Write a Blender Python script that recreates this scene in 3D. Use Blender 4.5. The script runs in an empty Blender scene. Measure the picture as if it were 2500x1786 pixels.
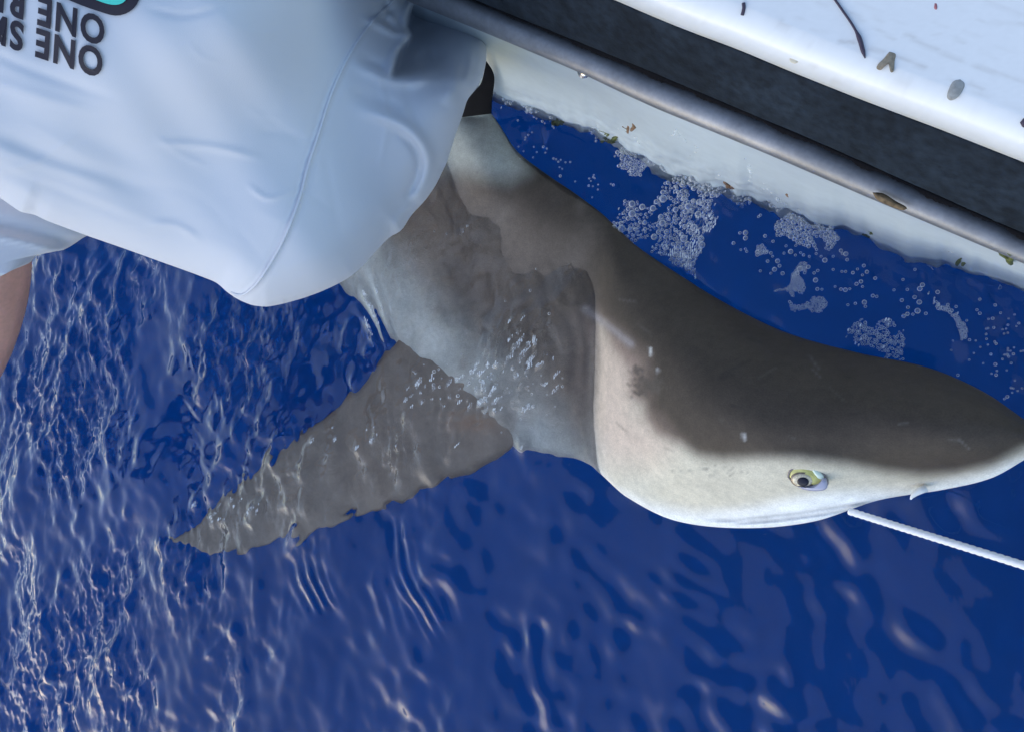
import bpy, bmesh, math, random
import numpy as np
from mathutils import Vector, Matrix
from mathutils.bvhtree import BVHTree
from mathutils.geometry import delaunay_2d_cdt

S = bpy.context.scene
COL = S.collection
rng = np.random.default_rng(7)
random.seed(7)

# ------------------------------------------------------------------ camera
TH = math.radians(26.0)
CAM = np.array([0.416, 0.0, 0.854])
cd = bpy.data.cameras.new('camera'); cam = bpy.data.objects.new('camera', cd); COL.objects.link(cam)
cam.location = CAM; cam.rotation_euler = (0, TH, 0)
cd.lens = 30; cd.sensor_width = 36; cd.clip_start = 0.01; cd.clip_end = 2000
S.camera = cam

# ------------------------------------------------------------------ sky, sun, exposure
SUN_EL, SUN_AZ = math.radians(22), math.radians(222)      # soft light along the boat side; azimuth measured from +x
w = bpy.data.worlds.new("World"); S.world = w; w.use_nodes = True
nt = w.node_tree; nt.nodes.clear()
sky = nt.nodes.new('ShaderNodeTexSky'); sky.sky_type = 'NISHITA'; sky.sun_disc = False
sky.sun_elevation = SUN_EL
sky.sun_rotation = math.radians(90) - SUN_AZ               # Blender: rotation 0 puts the sun on +y, clockwise
sky.air_density = 1.0; sky.dust_density = 0.5; sky.ozone_density = 1.3
bg = nt.nodes.new('ShaderNodeBackground'); bg.inputs['Strength'].default_value = 0.15
out = nt.nodes.new('ShaderNodeOutputWorld')
nt.links.new(sky.outputs[0], bg.inputs[0]); nt.links.new(bg.outputs[0], out.inputs[0])
sl = bpy.data.lights.new('sun', 'SUN'); sun = bpy.data.objects.new('sun', sl); COL.objects.link(sun)
sl.energy = 0.5; sl.angle = math.radians(112); sl.color = (1.0, 0.99, 0.98)
sd = Vector((math.cos(SUN_EL) * math.cos(SUN_AZ), math.cos(SUN_EL) * math.sin(SUN_AZ), math.sin(SUN_EL)))
sun.rotation_euler = sd.to_track_quat('Z', 'Y').to_euler(); sun.location = sd * 5
S.view_settings.view_transform = 'Standard'; S.view_settings.look = 'None'
S.view_settings.exposure = 1.08; S.view_settings.gamma = 1.0; S.view_settings.use_curve_mapping = False
S.render.engine = 'CYCLES'
S.cycles.use_denoising = True
S.cycles.max_bounces = 12; S.cycles.transmission_bounces = 8; S.cycles.transparent_max_bounces = 24
S.cycles.diffuse_bounces = 4; S.cycles.glossy_bounces = 4
S.cycles.caustics_refractive = True; S.cycles.caustics_reflective = False
S.cycles.sample_clamp_indirect = 6.0; S.cycles.blur_glossy = 0.3

# ------------------------------------------------------------------ photograph geometry -> places
FPX = 1250 / 0.6
ct, st_ = math.cos(TH), math.sin(TH)
def ray(px, py):
    x = (np.asarray(px, float) - 1250) / FPX; y = (893 - np.asarray(py, float)) / FPX
    return np.stack([x * ct - st_, y + 0 * x, -x * st_ - ct], -1)     # per unit of depth
def at_d(px, py, d):
    return CAM + ray(px, py) * np.asarray(d, float)[..., None]
def at_z(px, py, z):
    """the point seen at a pixel at height z; below the water line of sight bends"""
    r = ray(px, py); z = np.broadcast_to(np.asarray(z, float), r.shape[:-1])
    zt = np.maximum(z, 0)
    p = CAM + r * ((zt - CAM[2]) / r[..., 2])[..., None]
    u = r / np.linalg.norm(r, axis=-1, keepdims=True)
    hx = u[..., :2] / 1.333
    vz = -np.sqrt(np.maximum(1e-6, 1 - (hx ** 2).sum(-1)))
    k = np.where(z < 0, z / vz, 0)
    return p + np.concatenate([hx, vz[..., None]], -1) * k[..., None]
def to_px(P):
    q = np.asarray(P, float) - CAM
    xc = q[..., 0] * ct - q[..., 2] * st_; zc = q[..., 0] * st_ + q[..., 2] * ct; yc = q[..., 1]
    zc = np.minimum(zc, -1e-4)
    return 1250 + xc / -zc * FPX, 893 - yc / -zc * FPX
def interp(P, x):
    """polyline y(x) with straight extension"""
    P = np.array(P, float); x = np.asarray(x, float)
    y = np.interp(x, P[:, 0], P[:, 1])
    s0 = (P[1, 1] - P[0, 1]) / (P[1, 0] - P[0, 0]); s1 = (P[-1, 1] - P[-2, 1]) / (P[-1, 0] - P[-2, 0])
    y = np.where(x < P[0, 0], P[0, 1] + (x - P[0, 0]) * s0, y)
    return np.where(x > P[-1, 0], P[-1, 1] + (x - P[-1, 0]) * s1, y)
def cr(K, V, x):
    """smooth (Catmull-Rom) interpolation of V over knots K; V (n,...)"""
    K = np.asarray(K, float); V = np.asarray(V, float); x = np.asarray(x, float)
    n = len(K); m = np.zeros_like(V)
    m[1:-1] = (V[2:] - V[:-2]) / (K[2:] - K[:-2]).reshape((-1,) + (1,) * (V.ndim - 1))
    m[0] = (V[1] - V[0]) / (K[1] - K[0]); m[-1] = (V[-1] - V[-2]) / (K[-1] - K[-2])
    i = np.clip(np.searchsorted(K, x, 'right') - 1, 0, n - 2)
    sh = (-1,) + (1,) * (V.ndim - 1)
    h = (K[i + 1] - K[i]).reshape(sh); t = ((x - K[i]).reshape(sh)) / h
    return (V[i] * (2 * t**3 - 3 * t**2 + 1) + m[i] * h * (t**3 - 2 * t**2 + t) + V[i + 1] * (3 * t**2 - 2 * t**3) + m[i + 1] * h * (t**3 - t**2))
def smooth_poly(P, n=60):
    P = np.array(P, float); d = np.r_[0, np.cumsum(np.hypot(*np.diff(P[:, :2], axis=0).T))]
    return cr(d, P, np.linspace(0, d[-1], n))
def poly_dist(X, Y, P):
    """distance, signed side, and 0..1 position along an open polyline"""
    P = np.array(P, float); L = np.r_[0, np.cumsum(np.hypot(*np.diff(P, axis=0).T))]
    best = np.full(X.shape, 1e18); sg = np.zeros(X.shape); uu = np.zeros(X.shape)
    for i in range(len(P) - 1):
        a, b = P[i], P[i + 1]; e = b - a; l2 = (e ** 2).sum()
        t = np.clip(((X - a[0]) * e[0] + (Y - a[1]) * e[1]) / l2, 0, 1)
        dx, dy = X - a[0] - t * e[0], Y - a[1] - t * e[1]; d = dx * dx + dy * dy
        k = d < best
        best = np.where(k, d, best); sg = np.where(k, np.sign(e[0] * dy - e[1] * dx), sg)
        uu = np.where(k, (L[i] + t * math.sqrt(l2)) / L[-1], uu)
    return np.sqrt(best), sg, uu
def inside(X, Y, P):
    P = np.array(P, float); r = np.zeros(X.shape, bool); j = len(P) - 1
    for i in range(len(P)):
        c = ((P[i, 1] > Y) != (P[j, 1] > Y)) & (X < (P[j, 0] - P[i, 0]) * (Y - P[i, 1]) / (P[j, 1] - P[i, 1] + 1e-12) + P[i, 0])
        r ^= c; j = i
    return r
def soft_in(X, Y, P, wd):
    d, _, _ = poly_dist(X, Y, list(P) + [P[0]])
    d = np.where(inside(X, Y, P), d, -d)
    t = np.clip(d / wd * .5 + .5, 0, 1); return t * t * (3 - 2 * t)
def sstep(x, a, b):
    t = np.clip((x - a) / (b - a), 0, 1); return t * t * (3 - 2 * t)

# ------------------------------------------------------------------ mesh helpers
def new_obj(name, V, F, mat=None, parent=None, smooth=True):
    me = bpy.data.meshes.new(name)
    V = np.asarray(V, np.float32)
    if isinstance(F, np.ndarray):
        k = F.shape[1]; n = len(F)
        me.vertices.add(len(V)); me.vertices.foreach_set('co', V.ravel())
        me.loops.add(n * k); me.loops.foreach_set('vertex_index', F.ravel().astype(np.int32))
        me.polygons.add(n); me.polygons.foreach_set('loop_start', np.arange(0, n * k, k, dtype=np.int32))
        me.polygons.foreach_set('loop_total', np.full(n, k, np.int32))
        me.update(calc_edges=True)
    else:
        me.from_pydata(V.tolist(), [], F)
    me.polygons.foreach_set('use_smooth', np.full(len(me.polygons), smooth))
    if mat: me.materials.append(mat)
    o = bpy.data.objects.new(name, me); COL.objects.link(o)
    if parent: o.parent = parent; o.matrix_parent_inverse = parent.matrix_world.inverted()
    return o
def tag(o, label=None, cat=None, group=None, kind=None):
    for k, v in (('label', label), ('category', cat), ('group', group), ('kind', kind)):
        if v: o[k] = v
    return o
def empty(name, loc, label, cat, group=None):
    o = bpy.data.objects.new(name, None); COL.objects.link(o); o.location = loc; o.empty_display_size = .05
    bpy.context.view_layer.update()
    return tag(o, label, cat, group)
def grid_faces(nu, nv, closed=False):
    i, j = np.meshgrid(np.arange(nu - 1), np.arange(nv if closed else nv - 1), indexing='ij')
    j2 = (j + 1) % nv
    return np.stack([i * nv + j, i * nv + j2, (i + 1) * nv + j2, (i + 1) * nv + j], -1).reshape(-1, 4)
def tube_vf(path, rad, n=12, caps=True):
    P = np.array(path, float); m = len(P); rad = np.broadcast_to(np.asarray(rad, float), (m,))
    T = np.gradient(P, axis=0); T /= np.linalg.norm(T, axis=1, keepdims=True)
    up = np.array([0, 0, 1.0]); V = []
    for p, t, r in zip(P, T, rad):
        u = up if abs(t[2]) < .9 else np.array([1.0, 0, 0])
        a = np.cross(t, u); a /= np.linalg.norm(a); b = np.cross(a, t)
        an = np.arange(n) * 2 * math.pi / n
        V.append(p + r * (np.cos(an)[:, None] * a + np.sin(an)[:, None] * b))
    V = np.concatenate(V); F = grid_faces(m, n, True)[:, ::-1].tolist()
    if caps:
        F.append(list(range(n))); F.append(list(range((m - 1) * n, m * n))[::-1])
    return V, F
def tube(name, path, rad, mat, parent=None, n=12):
    V, F = tube_vf(path, rad, n); return new_obj(name, V, F, mat, parent)
def set_color(o, name, C):
    a = o.data.color_attributes.new(name, 'FLOAT_COLOR', 'POINT')
    C = np.concatenate([np.asarray(C, np.float32), np.ones((len(C), 1), np.float32)], 1)
    a.data.foreach_set('color', C.ravel())

# ------------------------------------------------------------------ materials
def mat(name, color=(.5, .5, .5), rough=.5, metal=0, spec=.5, attr=None, noise=None, bump=None, coat=0, sheen=0, sss=0):
    """noise=(scale, amount): brightness mottling; bump=(scale, strength, detail[, stretch])"""
    m = bpy.data.materials.new(name); m.use_nodes = True
    t = m.node_tree; N = t.nodes; L = t.links; b = N['Principled BSDF']
    b.inputs['Roughness'].default_value = rough; b.inputs['Metallic'].default_value = metal
    b.inputs['Specular IOR Level'].default_value = spec
    b.inputs['Coat Weight'].default_value = coat; b.inputs['Coat Roughness'].default_value = .12
    b.inputs['Sheen Weight'].default_value = sheen
    if sss: b.inputs['Subsurface Weight'].default_value = sss; b.inputs['Subsurface Scale'].default_value = .01
    tc = N.new('ShaderNodeTexCoord')
    if attr:
        a = N.new('ShaderNodeVertexColor'); a.layer_name = attr; col = a.outputs['Color']
    else:
        r = N.new('ShaderNodeRGB'); r.outputs[0].default_value = (*color, 1); col = r.outputs[0]
    if noise:
        for sc, am in ([noise] if not isinstance(noise, list) else noise):
            nz = N.new('ShaderNodeTexNoise'); nz.inputs['Scale'].default_value = sc; nz.inputs['Detail'].default_value = 5
            L.new(tc.outputs['Object'], nz.inputs['Vector'])
            mr = N.new('ShaderNodeMapRange'); mr.inputs[1].default_value = .3; mr.inputs[2].default_value = .7
            mr.inputs[3].default_value = 1 - am; mr.inputs[4].default_value = 1 + am
            L.new(nz.outputs[0], mr.inputs[0])
            mx = N.new('ShaderNodeMix'); mx.data_type = 'RGBA'; mx.blend_type = 'MULTIPLY'; mx.inputs[0].default_value = 1
            L.new(col, mx.inputs[6]); L.new(mr.outputs[0], mx.inputs[7]); col = mx.outputs[2]
    L.new(col, b.inputs['Base Color'])
    if bump:
        prev = None
        for bb in ([bump] if not isinstance(bump, list) else bump):
            nz = N.new('ShaderNodeTexNoise'); nz.inputs['Scale'].default_value = bb[0]; nz.inputs['Detail'].default_value = bb[2]
            if len(bb) > 3:
                mp = N.new('ShaderNodeMapping'); mp.inputs['Scale'].default_value = bb[3]
                if len(bb) > 4: mp.inputs['Rotation'].default_value = bb[4]
                L.new(tc.outputs['Object'], mp.inputs[0]); L.new(mp.outputs[0], nz.inputs['Vector'])
            else: L.new(tc.outputs['Object'], nz.inputs['Vector'])
            bp = N.new('ShaderNodeBump'); bp.inputs['Strength'].default_value = bb[1]; bp.inputs['Distance'].default_value = .002
            L.new(nz.outputs[0], bp.inputs['Height'])
            if prev: L.new(prev, bp.inputs['Normal'])
            prev = bp.outputs[0]
        L.new(prev, b.inputs['Normal'])
    return m

M = {}
M['shark'] = mat('shark_skin', attr='pigment', rough=.55, spec=.18, noise=[(22, .10), (120, .09), (700, .12)], bump=[(1100, .2, 2), (70, .10, 3)])
M['fin'] = mat('fin_skin', attr='pigment', rough=.5, noise=[(30, .15), (300, .08)], bump=[(500, .1, 2)])
M['shaded_fin'] = mat('shaded_fin_skin', (.006, .006, .008), rough=.8, spec=.1, noise=(60, .2), bump=(300, .1, 2))  # near-black puts the fin's shaded side into its colour
M['shirt'] = mat('white_jersey', (.57, .585, .635), rough=.95, spec=.2, noise=(9, .025), bump=[(1400, .08, 1), (22, .10, 2)], sheen=.1)
M['print'] = mat('dark_print', (.028, .024, .036), rough=.7, spec=.25)
M['teal'] = mat('teal_print', (.08, .62, .52), rough=.7, spec=.25)
M['skin'] = mat('tanned_skin', (.74, .40, .31), rough=.5, noise=[(25, .12), (220, .06)], bump=(500, .1, 2), sss=.15)
M['gel'] = mat('white_gelcoat', attr='wear', rough=.3, spec=.5, noise=(7, .03), bump=(14, .06, 3))
M['hull'] = mat('hull_gelcoat', attr='wear', rough=.35, spec=.5, noise=[(14, .06), (90, .03)], bump=(30, .08, 4))
M['rubber'] = mat('dark_rubber', (.012, .018, .027), rough=.8, spec=.15, noise=[(22, .45), (140, .35)], bump=[(40, .2, 4), (420, .12, 2)])
M['sealant'] = mat('black_sealant', (.006, .006, .008), rough=.9, spec=.08)
M['steel'] = mat('weathered_steel', (.20, .21, .235), rough=.45, metal=.45, noise=[(60, .15), (12, .15), (300, .08)], bump=(160, .12, 3, (1, 1, 1)))
M['cord'] = mat('white_cord', (.8, .8, .82), rough=.6, bump=(900, .3, 1))
M['deep'] = mat('deep_blue_sea', (.001, .036, .178), rough=1, spec=0, noise=(1.2, .12))

def water_mat():
    m = bpy.data.materials.new('sea_water'); m.use_nodes = True
    t = m.node_tree; N = t.nodes; L = t.links; N.clear()
    g = N.new('ShaderNodeBsdfGlass'); g.inputs['IOR'].default_value = 1.333; g.inputs['Roughness'].default_value = 0
    g.inputs['Color'].default_value = (1, 1, 1, 1)
    tc = N.new('ShaderNodeTexCoord'); mp = N.new('ShaderNodeMapping'); mp.inputs['Scale'].default_value = (1, .45, 1)
    mp.inputs['Rotation'].default_value = (0, 0, math.radians(-20))
    nz = N.new('ShaderNodeTexNoise'); nz.inputs['Scale'].default_value = 60; nz.inputs['Detail'].default_value = 3
    bp = N.new('ShaderNodeBump'); bp.inputs['Strength'].default_value = .05; bp.inputs['Distance'].default_value = .01
    L.new(tc.outputs['Object'], mp.inputs[0]); L.new(mp.outputs[0], nz.inputs['Vector'])
    L.new(nz.outputs[0], bp.inputs['Height']); L.new(bp.outputs[0], g.inputs['Normal'])
    o = N.new('ShaderNodeOutputMaterial'); L.new(g.outputs[0], o.inputs['Surface'])
    return m
M['water'] = water_mat()

def foam_mat():
    m = bpy.data.materials.new('bubble_film'); m.use_nodes = True
    t = m.node_tree; N = t.nodes; L = t.links; b = N['Principled BSDF']
    b.inputs['Base Color'].default_value = (.85, .86, .88, 1); b.inputs['Roughness'].default_value = .15
    lw = N.new('ShaderNodeLayerWeight'); lw.inputs['Blend'].default_value = .35
    mr = N.new('ShaderNodeMapRange'); mr.inputs[1].default_value = .05; mr.inputs[2].default_value = .6
    mr.inputs[3].default_value = .16; mr.inputs[4].default_value = .85
    L.new(lw.outputs['Facing'], mr.inputs[0]); L.new(mr.outputs[0], b.inputs['Alpha'])
    return m
M['foam'] = foam_mat()
def glint_froth_mat():
    m = bpy.data.materials.new('white_glint_froth'); m.use_nodes = True
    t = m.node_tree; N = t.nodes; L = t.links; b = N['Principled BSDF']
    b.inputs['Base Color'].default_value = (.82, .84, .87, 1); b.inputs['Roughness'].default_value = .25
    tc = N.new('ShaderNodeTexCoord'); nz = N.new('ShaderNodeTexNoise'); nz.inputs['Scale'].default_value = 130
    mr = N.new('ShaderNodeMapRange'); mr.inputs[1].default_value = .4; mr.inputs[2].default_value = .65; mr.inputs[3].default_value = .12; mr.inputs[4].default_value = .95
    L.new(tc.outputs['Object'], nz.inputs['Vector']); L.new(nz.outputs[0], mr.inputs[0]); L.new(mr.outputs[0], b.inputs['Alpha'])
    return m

# ------------------------------------------------------------------ water
L0 = [(1090, 180), (1200, 238), (1300, 272), (1370, 302), (1480, 345), (1600, 415), (1680, 448), (1760, 470), (1840, 492), (1900, 520), (1990, 542), (2055, 562), (2110, 577), (2160, 605), (2220, 628), (2310, 642), (2380, 668), (2440, 682), (2500, 705)]
def make_water():
    step = .0021
    x0, x1, y0, y1 = -1.36, .82, -.76, .76
    cx = np.arange(x0, x1, step); cy = np.arange(y0, y1, step)
    nx, ny = len(cx), len(cy)
    kx = np.fft.fftfreq(nx, step) * 2 * math.pi; ky = np.fft.fftfreq(ny, step) * 2 * math.pi
    KX, KY = np.meshgrid(kx, ky, indexing='ij'); K = np.hypot(KX, KY) + 1e-9; A = np.arctan2(KY, KX)
    def band(l0, l1, th, n, seed, slope):
        """noise with wavelengths l0..l1, wave vectors near angle th, scaled to an rms slope"""
        r = np.random.default_rng(seed).standard_normal((nx, ny))
        lk = np.log(K); a, b = math.log(2 * math.pi / l1), math.log(2 * math.pi / l0)
        wgt = np.exp(-((lk - (a + b) / 2) / ((b - a) / 2)) ** 2 * 1.2) / K
        wgt = wgt * np.abs(np.cos(A - math.radians(th))) ** n
        f = np.fft.fft2(r) * wgt
        h = np.fft.ifft2(f).real
        sx = np.fft.ifft2(f * 1j * KX).real; sy = np.fft.ifft2(f * 1j * KY).real
        return h * slope / math.sqrt((sx ** 2 + sy ** 2).mean())
    X, Y = np.meshgrid(cx, cy, indexing='ij')
    PX, PY = to_px(np.stack([X, Y, 0 * X], -1))
    nA = band(.12, .5, 0, 0, 11, 1); nA /= nA.std(); nB = band(.08, .3, 0, 0, 12, 1); nB /= nB.std()
    # how rough each patch of water is
    rough = .45 + .35 * np.clip(nA, -1.2, 1.5)
    for (gx, gy, sx, sy, a) in ((120, 1000, 120, 260, .8), (170, 1600, 110, 200, .9), (420, 1500, 260, 240, .5), (650, 820, 220, 130, .7),
                                (200, 700, 160, 120, .6), (560, 1280, 200, 80, .5), (1050, 1000, 120, 200, .3), (330, 1130, 120, 160, -.35),
                                (760, 1650, 350, 150, -.45), (1100, 1700, 300, 160, -.4), (2050, 1600, 300, 200, -.5), (1700, 1450, 250, 130, .1)):
        rough = rough + a * np.exp(-((PX - gx) / sx) ** 2 - ((PY - gy) / sy) ** 2)
    far = sstep(PX, 1500, 400)                                # the open side is more ruffled than the lee of the boat
    rough = np.clip(rough, .12, 1.6) * (.35 + .65 * far)
    lee = np.exp(-(np.maximum(0, PX - 900) / 700) ** 2)
    h = band(.10, .40, -25, 1, 1, .13) * (.55 + .45 * lee)
    n2 = band(.026, .10, -24, 1.6, 2, .27); n3 = band(.008, .021, -26, 1.6, 3, .25); n4 = band(.02, .06, 28, .7, 4, .18)
    s2 = n2.std(); n2 = s2 * (np.exp(np.clip(n2 / s2, -2.5, 2.5) * .55) - 1.16)           # crests sharper than troughs
    h = h + n2 * (.3 + .8 * rough) * (.5 + .5 * far) + n3 * np.clip(rough - .2, 0, 2) ** 1.5 + n4 * (.3 + .6 * rough) * (.6 + .4 * far)
    blot = band(.025, .07, 35, .6, 5, .17); h = h + blot * (1 - far) * sstep(PY, 1050, 1250) * np.clip(.75 + .6 * nB, .1, 1.5)
    h = h + band(.005, .012, -30, 1.0, 9, .15) * np.clip(rough - .1, 0, 1.5) * np.clip(.6 + .6 * nB, 0, 1.6) * (.3 + .7 * far)
    wash = np.exp(-((PX - 1190) / 230) ** 2 - ((PY - 860) / 260) ** 2) + 1.0 * np.exp(-((PX - 740) / 280) ** 2 - ((PY - 1130) / 120) ** 2)
    h = h + band(.008, .024, -40, .8, 6, .5) * wash * (1 - .6 * sstep(PX, 1000, 900)) * np.clip(.5 + .7 * nB, .05, 1.6) + band(.02, .05, -30, .5, 8, .17) * wash
    dh, _, _ = poly_dist(PX, PY, L0)
    h = h + band(.008, .026, 60, .5, 14, .34) * np.exp(-((dh - 8) / 55) ** 2) * np.clip(.55 + .6 * nB, .1, 1.5) * sstep(PX, 1100, 1250) * (.45 + .55 * np.exp(-((PX - 1650) / 330) ** 2))
    h = h + band(.03, .07, -30, .5, 15, .20) * wash * np.clip(.6 + .6 * nA, .1, 1.5)
    def train(P, lam, wd, amp, phase=0):
        """a train of ripples along a line drawn on the water"""
        P = smooth_poly(P, 24); mrg = wd * 3
        k = (PX > P[:, 0].min() - mrg) & (PX < P[:, 0].max() + mrg) & (PY > P[:, 1].min() - mrg) & (PY < P[:, 1].max() + mrg)
        d, s, u = poly_dist(PX[k], PY[k], P); sd_ = d * s + 7 * nB[k] + 5 * nA[k]
        tp = np.clip(np.minimum(u, 1 - u) * 5, 0, 1) * np.clip(.6 + .8 * nB[k], .1, 1.4)
        h[k] += 1.15 * amp * np.cos(2 * math.pi * sd_ / lam + phase) * np.exp(-(sd_ / wd) ** 2) * tp
    train([(968, 985), (962, 1150), (955, 1290), (985, 1400), (1040, 1480), (1080, 1560), (1112, 1618)], 24, 30, .0009)
    train([(640, 905), (590, 955), (578, 1015), (600, 1080), (645, 1135)], 60, 30, .0016)
    train([(130, 1330), (155, 1450), (172, 1560), (165, 1650), (130, 1786)], 20, 55, .0007)
    train([(290, 590), (205, 750), (110, 900), (45, 1100), (10, 1300)], 22, 60, .0009)
    train([(420, 920), (470, 1000), (540, 1080), (600, 1150)], 22, 45, .0008)
    train([(600, 1400), (545, 1540), (470, 1640)], 40, 14, .0012)
    train([(440, 1500), (420, 1560), (340, 1660), (265, 1725)], 40, 14, .0014)
    train([(650, 1360), (660, 1430), (640, 1530)], 18, 40, .0007)
    train([(745, 1335), (760, 1420), (800, 1500)], 26, 60, .0008)
    train([(900, 1380), (930, 1480), (960, 1570)], 30, 50, .0008)
    train([(1600, 1330), (1660, 1410), (1760, 1470), (1860, 1500)], 46, 50, .0010)
    train([(1280, 1480), (1290, 1600), (1340, 1786)], 50, 70, .0010)
    train([(1150, 1085), (1260, 1080), (1360, 1100)], 12, 26, .0005)
    train([(1010, 1110), (900, 1215), (740, 1290)], 40, 30, .0006)
    train([(1460, 760), (1478, 850), (1462, 960), (1440, 1060)], 34, 22, .0004)
    train([(860, 650), (900, 760), (960, 860), (1010, 960)], 30, 60, .0008)
    train([(1240, 560), (1330, 700), (1400, 860), (1420, 960)], 60, 60, .0005)
    edge = np.minimum(np.minimum(X - x0, x1 - X), np.minimum(Y - y0, y1 - Y))
    h = h * sstep(edge, 0, .12)
    # the same sheet runs on to the horizon in ever longer cells
    g = .004 * 1.22 ** np.arange(62); g = np.cumsum(g)
    ax = np.r_[cx[0] - g[::-1], cx, cx[-1] + g]; ay = np.r_[cy[0] - g[::-1], cy, cy[-1] + g]; q = len(g)
    H = np.zeros((len(ax), len(ay)), np.float32); H[q:q + nx, q:q + ny] = h
    XX, YY = np.meshgrid(ax, ay, indexing='ij')
    V = np.stack([XX, YY, H], -1).reshape(-1, 3)
    F = grid_faces(len(ax), len(ay))[:, ::-1]
    o = new_obj('sea_surface', V, F, M['water'])
    tag(o, kind='structure')
    R = ax[-1]
    d = new_obj('deep_water', [(-R, -R, -1.3), (R, -R, -1.3), (R, R, -1.3), (-R, R, -1.3)], [(0, 1, 2, 3)], M['deep'])
    tag(d, kind='structure')
    return cx, cy, h, wash, PX, PY, nB
WX, WY, WH, WASH, WPX, WPY, WNB = make_water()
def water_z(x, y):
    i = np.clip(np.round((np.asarray(x) - WX[0]) / (WX[1] - WX[0])).astype(int), 0, len(WX) - 1)
    j = np.clip(np.round((np.asarray(y) - WY[0]) / (WY[1] - WY[0])).astype(int), 0, len(WY) - 1)
    return WH[i, j]

# ------------------------------------------------------------------ boat
L1 = [(900, -40), (1200, 83), (1420, 175), (1600, 260), (1900, 383), (2140, 487), (2500, 640)]
L2 = [(900, -105), (1200, 22), (1440, 120), (1600, 186), (1830, 283), (2000, 354), (2330, 502), (2500, 577)]
L3 = [(1200, -118), (1500, 0), (1600, 44), (1700, 84), (1800, 120), (1900, 163), (2100, 243), (2300, 318), (2500, 397)]
def make_boat():
    boat = empty('boat', (0.2, .5, 0), 'white boat side with dark rubber rub rail and steel strip along the water', 'boat')
    xs = np.linspace(-900, 3300, 420)
    def smoothline(P, k=5):
        y = interp(P, xs); yp = np.pad(y, k, mode='edge'); yp[:k] = y[0] - (y[1] - y[0]) * np.arange(k, 0, -1); yp[-k:] = y[-1] + (y[-1] - y[-2]) * np.arange(1, k + 1)
        return np.convolve(yp, np.ones(2 * k + 1) / (2 * k + 1), 'valid')
    y1, y2, y3 = smoothline(L1), smoothline(L2), smoothline(L3)
    nrm = np.array([.39, -.92])
    # steel strip: half round bar
    zt = .25
    a, b = at_z(xs, y1, zt), at_z(xs, y2, zt)
    c = (a + b) / 2; r = np.linalg.norm(a - b, axis=1) / 2
    steel = tube('steel_strip', c, r, M['steel'], boat, n=24)
    # rubber rail: face from the strip up to the gunwale
    def rows(R, name, m, wear=None, sub=1):
        V = np.concatenate(R).reshape(len(R), len(xs), 3)
        o = new_obj(name, V.reshape(-1, 3), grid_faces(len(R), len(xs)), m, boat)
        return o, V
    def off(y, k): return xs + nrm[0] * k, y + nrm[1] * k
    R = []
    p0 = at_z(*off(y2, 20), .20); R.append(p0)
    R.append(at_z(*off(y2, 6), .235)); R.append(at_z(*off(y2, 0), .25))
    R.append(at_z(xs, y2 + (y3 - y2) * .05, .268)); R.append(at_z(xs, y2 + (y3 - y2) * .5, .30)); R.append(at_z(xs, y2 + (y3 - y2) * .92, .325))
    R.append(at_z(xs, y3, .328)); R.append(at_z(*off(y3, 14), .322))
    rows(R, 'rubber_rail', M['rubber'])
    # bead of black sealant between strip and rail, lumpy
    sx = np.linspace(-900, 3300, 900); nn = np.convolve(rng.standard_normal(940), np.ones(9) / 9, 'same')[20:920]
    n2 = np.convolve(rng.standard_normal(1000), np.ones(41) / 41, 'same')[50:950]
    yb = np.interp(sx, xs, y2) - 2
    tube('sealant_bead', at_z(sx, yb - 3 - np.clip(n2 * 26, -2, 10), .262), .0024 * (1 + .9 * np.clip(nn, -.6, 1.2) + 1.0 * np.clip(n2 * 5, -.3, 1.5)), M['sealant'], boat, n=8)
    for bx, by in ((1325, 108), (1310, 98), (1560, 160), (1770, 252), (2010, 345)):
        pass
    # gunwale: rolled edge, then nearly level top and an inner side
    ks = np.r_[-3, 2, 8, 18, 32, 50, 75, np.linspace(100, 900, 110), 960]
    kz = np.interp(ks, [-3, 2, 8, 18, 32, 50, 75, 100, 500, 960], [.322, .332, .338, .345, .351, .355, .358, .360, .372, .378])
    R = [at_z(*off(y3, k), z) for k, z in zip(ks, kz)]
    R.append(R[-1] + np.array([.01, .03, -.02])); R.append(R[-1] + np.array([0, .005, -.35]))
    g, V = rows(R, 'gunwale', M['gel'])
    PX, PY = to_px(V.reshape(-1, 3))
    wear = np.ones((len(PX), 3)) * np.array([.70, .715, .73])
    def stain(P, wd, am, colr):
        d, _, u = poly_dist(PX, PY, P); f = (min(1, am * 1.3) * np.exp(-(d / wd) ** 2))[:, None]
        wear[:] = wear * (1 - f) + np.array(colr) * f
    for P, wd, am in (([(2050, 102), (2088, 104)], 5, .4), ([(2125, 120), (2160, 128)], 6, .3), ([(2190, 138), (2225, 150)], 5, .35), ([(2230, 95), (2260, 112), (2290, 122)], 6, .25),
                      ([(2300, 130), (2350, 150)], 6, .25), ([(2380, 162), (2430, 178)], 6, .3), ([(2370, 205), (2400, 220)], 6, .25), ([(2190, 190), (2235, 203)], 6, .2),
                      ([(1960, 85), (1985, 102)], 5, .25), ([(2000, 105), (2020, 113)], 6, .2), ([(2240, 160), (2258, 165)], 6, .35), ([(1905, 45), (1910, 60)], 6, .2),
                      ([(2440, 180), (2500, 200)], 5, .2), ([(2410, 5), (2500, 40)], 5, .15), ([(1600, 20), (1700, 55)], 7, .12)):
        stain(P, wd, am, (.42, .40, .38))
    r7 = np.random.default_rng(41)
    for _ in range(70):
        x_, y_ = r7.uniform(1550, 2500), r7.uniform(0, 330); a_ = r7.normal(.38, .18); l_ = r7.uniform(6, 60)
        stain([(x_, y_), (x_ + math.cos(a_) * l_, y_ + math.sin(a_) * l_)], r7.uniform(2.5, 6), r7.uniform(.05, .22), (.44, .42, .39))
    wear[:] = wear * (.97 + .03 * rng.random((len(PX), 1)))
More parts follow.
